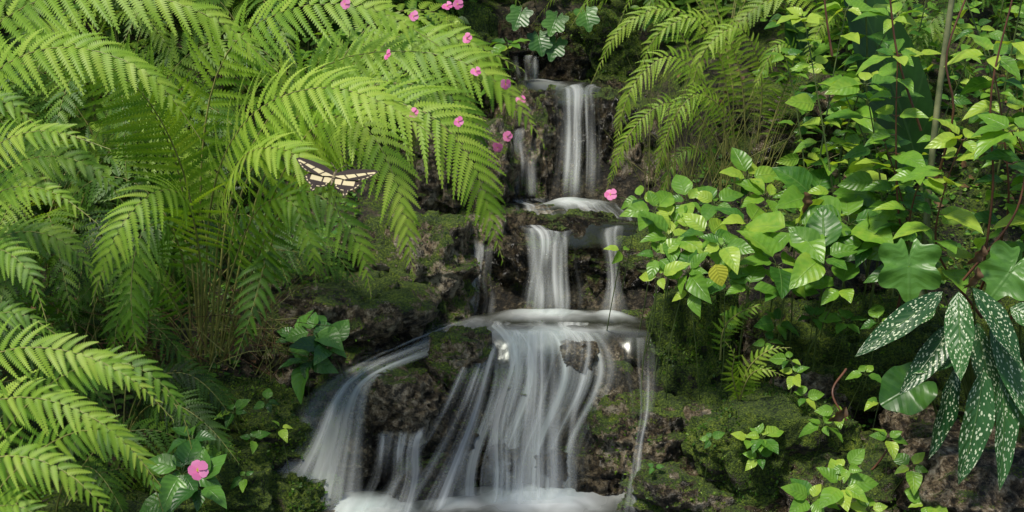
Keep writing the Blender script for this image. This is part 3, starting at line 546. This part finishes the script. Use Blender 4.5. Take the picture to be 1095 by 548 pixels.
place(b,TL,[spot(985,190,3.6),spot(880,120,4.0)],[nrm(spot(915,-60,3.5)-spot(985,190,3.6)),nrm(spot(850,20,4)-spot(880,120,4.))],[(.2,-1,.2)]*2,[.60,.3],[.085,.06],'dark',droop=.12,fold=.25,tint=[.45,.4],wave=.05)
tube(b,[spot(985,330,3.6),spot(985,190,3.6)],.008,.006,'stem',n=6); b.build('elephant_ear_plant')
b=Buf()
for (u,v) in((598,14),(575,34),(625,8),(596,40),(560,8)):
    p=spot(u,v,4.25); place(b,TLOB,p,(rng.normal(0,.5),-.5,-.6),(0,-.75,.6),.08,.04,'dark',droop=.2,tint=rng.uniform(.7,1)); gstem(b,p,.003,base=spot(u,v+25,4.4))
b.build('lobed_leaf_plant')
b=Buf()
place(b,TLOB,[spot(972,258,2.85),spot(1095,270,2.8)],[(-.05,-.35,-.75),(-.5,-.3,-.6)],[(-.1,-.8,.6)]*2,[.125,.12],[.07,.065],'dark',droop=.2,fold=.15,tint=[1,.9],wave=.14)
place(b,TRND,[spot(990,405,2.88),spot(1095,395,2.75)],[(-.7,-.3,-.3),(-.2,-.4,-.8)],[(-.1,-.85,.5)]*2,[.11,.12],[.055,.06],'dark',droop=.2,fold=.15,tint=[.7,.7],wave=.12)
for a_,b_ in(((972,258,2.85),(1000,340,3.0)),((1095,270,2.8),(1090,380,3.0)),((990,405,2.88),(1010,470,2.95)),((1095,395,2.75),(1090,480,2.9))): tube(b,[spot(*a_),spot(*b_)],.003,.003,'stem',n=5)
b.build('ivy_plant')
b=Buf()
sl=[((1008,312,2.72),(922,382,2.62),15),((1025,312,2.70),(1028,405,2.6),16),((1040,308,2.70),(1100,385,2.62),15),((1020,345,2.74),(972,425,2.64),15),((1035,370,2.74),(975,402,2.66),13),((1022,392,2.70),(1000,492,2.6),16),((1052,395,2.68),(1038,520,2.58),19),((1072,398,2.7),(1082,525,2.6),16),((1060,345,2.72),(1105,455,2.62),15),((1045,345,2.75),(1060,440,2.68),14),((1000,330,2.78),(960,350,2.72),11),((1080,330,2.75),(1130,350,2.7),16)]
for a_,c_,w in sl:
    A=spot(*a_);C=spot(*c_); L=np.linalg.norm(C-A); place(b,TL,A,C-A,nrm(np.array([rng.normal(0,.35),-.7,.65])),L,w*2.65/F,'spot',droop=.08,fold=.3,tint=rng.random(),wave=.1)
    tube(b,[spot(1045,470,2.95),(A*.6+spot(1045,470,2.9)*.4)+[0,0,.03],A],.003,.002,'stem',n=8)
b.build('spotted_leaf_plant')
# ---------------- foliage masses on the hillside
def mass(n,xr,yr,hmax,mat,Lr,T,tr,name,wr=.3,excl=True):
    x=rng.uniform(*xr,n);y=rng.uniform(*yr,n); p3=np.stack([x,y,0*x],-1)
    cl=vnoise(p3*2.3+5); keep=cl>-.45
    if excl:
        xc=np.interp(y,[3.2,3.6,4,4.6],[.05,.12,.17,.12]); keep&=~((np.abs(x-xc)<np.interp(y,[3.3,4.2,4.6,4.61],[.45,.30,.2,0])))
    x,y,cl=x[keep],y[keep],cl[keep]; k=len(x)
    z=ground(x,y)+rng.random(k)**1.3*hmax*(.6+.5*(cl+.5))
    a=rng.random(k)*6.3; D=np.stack([np.cos(a),np.sin(a),rng.uniform(-.4,.5,k)],-1); N=np.array([0,-.45,.8])+rng.normal(0,.35,(k,3))
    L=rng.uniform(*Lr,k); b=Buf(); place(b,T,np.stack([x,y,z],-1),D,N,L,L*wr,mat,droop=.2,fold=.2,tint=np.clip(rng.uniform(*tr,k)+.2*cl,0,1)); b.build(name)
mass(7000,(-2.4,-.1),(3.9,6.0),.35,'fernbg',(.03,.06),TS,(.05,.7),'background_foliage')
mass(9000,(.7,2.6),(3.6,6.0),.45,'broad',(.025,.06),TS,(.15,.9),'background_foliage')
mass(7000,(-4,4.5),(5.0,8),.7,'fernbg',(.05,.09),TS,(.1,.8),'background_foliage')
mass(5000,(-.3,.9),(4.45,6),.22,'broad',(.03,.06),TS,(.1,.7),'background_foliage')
mass(6500,(.4,1.7),(2.6,3.9),.035,'broad',(.006,.02),TS,(.2,.75),'ground_cover',.4,excl=False)
mass(6500,(-1.4,-.4),(2.5,3.9),.035,'broad',(.006,.02),TS,(.1,.6),'ground_cover',.4,excl=False)
mass(700,(-1.4,1.6),(2.5,4.2),.02,'deadleaf',(.02,.045),TS,(.2,.7),'leaf_litter',.3)
b=Buf()
for p,m in RP:
    if m not in('rmoss','rmid'): continue
    c=p.mean(0); d=nrm(p-c); up=np.where((d[:,2]>.0)|(d[:,1]<-.6))[0]; k=2200 if m=='rmoss' else 600
    ids=rng.choice(up,k); P_=p[ids]; keep=vnoise(P_*9)>(-.25 if m=='rmoss' else .05); P_=P_[keep]; dd=d[ids][keep]
    D=dd+rng.normal(0,.6,P_.shape); L=rng.uniform(.004,.010,len(P_)); place(b,TG,P_,D,dd+rng.normal(0,.3,P_.shape),L,L*.3,'fernbg',tint=np.clip(.45+.5*vnoise(P_*22)+rng.normal(0,.12,len(P_)),0,1))
b.build('moss')
b=Buf()
for k in range(110):
    u=rng.uniform(120,310);p0=spot(u,rng.uniform(370,410),rng.uniform(3.0,3.2)); tube(b,[p0,p0+[rng.normal(0,.05),rng.normal(0,.03),.08],p0+[rng.normal(0,.12),-rng.uniform(0,.1),rng.uniform(.02,.25)]],.0015,.0006,str(rng.choice(['stipe','deadleaf'])),n=6,k=3)
b.build('dry_fern_stalks')
# ---------------- butterfly
def wing_cols():
    t=NT('butterfly_wing'); a=t.n('ShaderNodeAttribute',attribute_name='tint').outputs['Fac']
    col=t.ramp(a,[(.0,(.020,.011,.007)),(.45,(.04,.022,.013)),(.6,(.42,.34,.18)),(1,(.56,.48,.28))])
    pb=t.n('ShaderNodeBsdfPrincipled'); t.l(col,pb.inputs['Base Color']); pb.inputs['Roughness'].default_value=.7; t.l(pb.outputs[0],t.out.inputs[0]); return t.m
M['wing']=wing_cols(); M['body']=simple_mat('butterfly_body',(.03,.02,.012),(.25,.2,.1),.7,200)
b=Buf(); O=spot(357,190,2.555); Xa=nrm(np.array([1,0,-.17])); Na=nrm(np.array([.05,-.30,.95])); Na=nrm(Na-Xa*np.dot(Na,Xa)); Ya=np.cross(Na,Xa); SC=.150
FW=[(0.01,.0),(.03,.12),(.15,.22),(.32,.27),(.47,.28),(.51,.23),(.46,.12),(.40,.02),(.33,-.04),(.15,-.06)]
HW=[(.01,.02),(.15,.0),(.30,-.02),(.34,-.12),(.31,-.22),(.26,-.29),(.22,-.32),(.225,-.42),(.19,-.47),(.165,-.42),(.175,-.33),(.12,-.32),(.05,-.26)]
def wing(outl,cen,sg,zo,kind,dih):
    o=np.array(outl+[outl[0]]); seg=np.linalg.norm(np.diff(o,axis=0),axis=1); L=np.r_[0,np.cumsum(seg)]; K=120; s=np.linspace(0,L[-1],K,endpoint=False)
    O_=np.stack([np.interp(s,L,o[:,0]),np.interp(s,L,o[:,1])],1); rr=30; cen=np.array(cen); P=[];Tn=[]
    for r in range(rr+1):
        f=max(.01,r/rr)
        for k in range(K):
            q=cen+(O_[k]-cen)*f; P.append(q)
            if kind=='f':
                a=np.array([.06,-.03]);bb=np.array([.46,.20]); ab=bb-a; t_=np.clip(np.dot(q-a,ab)/np.dot(ab,ab),0,1); dist=np.linalg.norm(q-(a+ab*t_)); seg_=math.sin(t_*22)>-.9
                v=(dist<.045*(1.35-t_)) and seg_
                m=(f>.82 and f<.92 and q[0]>.3 and q[1]<.2 and (k%7)<4)
                v=v or m
            else:
                v=(abs(q[1]+.10)<.07 and q[0]<.28 and math.sin(q[0]*40)>-.93) or (f>.8 and f<.92 and q[1]<-.12 and (k%7)<4)
            Tn.append(.95 if v else .1)
    P=np.array(P); lift=np.abs(P[:,0])*dih
    W3=O+ (Xa*sg)[None]*(P[:,0:1]*SC)+Ya[None]*(P[:,1:2]*SC)+Na[None]*((lift+zo)*SC)[:,None]
    Q=[(r*K+k,(r+1)*K+k,(r+1)*K+(k+1)%K,r*K+(k+1)%K) for r in range(rr) for k in range(K)]
    b.add(W3,np.array(Q),np.zeros((len(P),2)),np.array(Tn),'wing')
for sg in(-1,1):
    wing(HW,(.17,-.13),sg,0,'h',.06); wing(FW,(.26,.10),sg,.015,'f',.08)
bc=[O+Ya*SC*t for t in(-.22,-.1,.03,.12,.18)]
tube(b,[bc[0],bc[1]],.0012,.003,'body',n=6,k=8); tube(b,[bc[1],bc[2]],.003,.0042,'body',n=5,k=8); tube(b,[bc[2],bc[3]],.0042,.0035,'body',n=5,k=8); tube(b,[bc[3],bc[4]],.0035,.0015,'body',n=5,k=8)
for sg in(-1,1): tube(b,[bc[4],bc[4]+Ya*.015+Xa*sg*.006,bc[4]+Ya*.03+Xa*sg*.014],.0004,.0008,'body',n=8,k=4)
for sg in(-1,1):
    for t in(.02,.06,.1): tube(b,[O+Ya*SC*t,O+Ya*SC*t+Xa*sg*.006-Na*.004,O+Ya*SC*t+Xa*sg*.009-Na*.014],.0005,.0003,'body',n=5,k=4)
b.build('butterfly')
# ---------------- light, sky, camera
sc=bpy.context.scene; w=bpy.data.worlds.new('World'); sc.world=w; w.use_nodes=True; nt=w.node_tree; nt.nodes.clear()
EL,AZ=R(66),R(222)
sky=nt.nodes.new('ShaderNodeTexSky'); sky.sky_type='NISHITA'; sky.sun_disc=False; sky.sun_elevation=EL; sky.sun_rotation=AZ
bg=nt.nodes.new('ShaderNodeBackground'); bg.inputs[1].default_value=.15; o=nt.nodes.new('ShaderNodeOutputWorld'); nt.links.new(sky.outputs[0],bg.inputs[0]); nt.links.new(bg.outputs[0],o.inputs[0])
sd=bpy.data.lights.new('sun','SUN'); sd.energy=4.8; sd.angle=R(9); sd.color=(1,.95,.83); so=bpy.data.objects.new('sun',sd); bpy.context.collection.objects.link(so)
dirv=Vector((math.sin(AZ)*math.cos(EL),math.cos(AZ)*math.cos(EL),math.sin(EL))); so.rotation_euler=dirv.to_track_quat('Z','Y').to_euler()
cd=bpy.data.cameras.new('camera'); cd.lens=50; cd.sensor_width=36; cd.clip_end=300; cd.clip_start=.05; co=bpy.data.objects.new('camera',cd); bpy.context.collection.objects.link(co)
co.rotation_euler=(R(90)-PITCH,0,0); sc.camera=co
sc.view_settings.view_transform='Standard'; sc.view_settings.look='None'; sc.view_settings.exposure=0
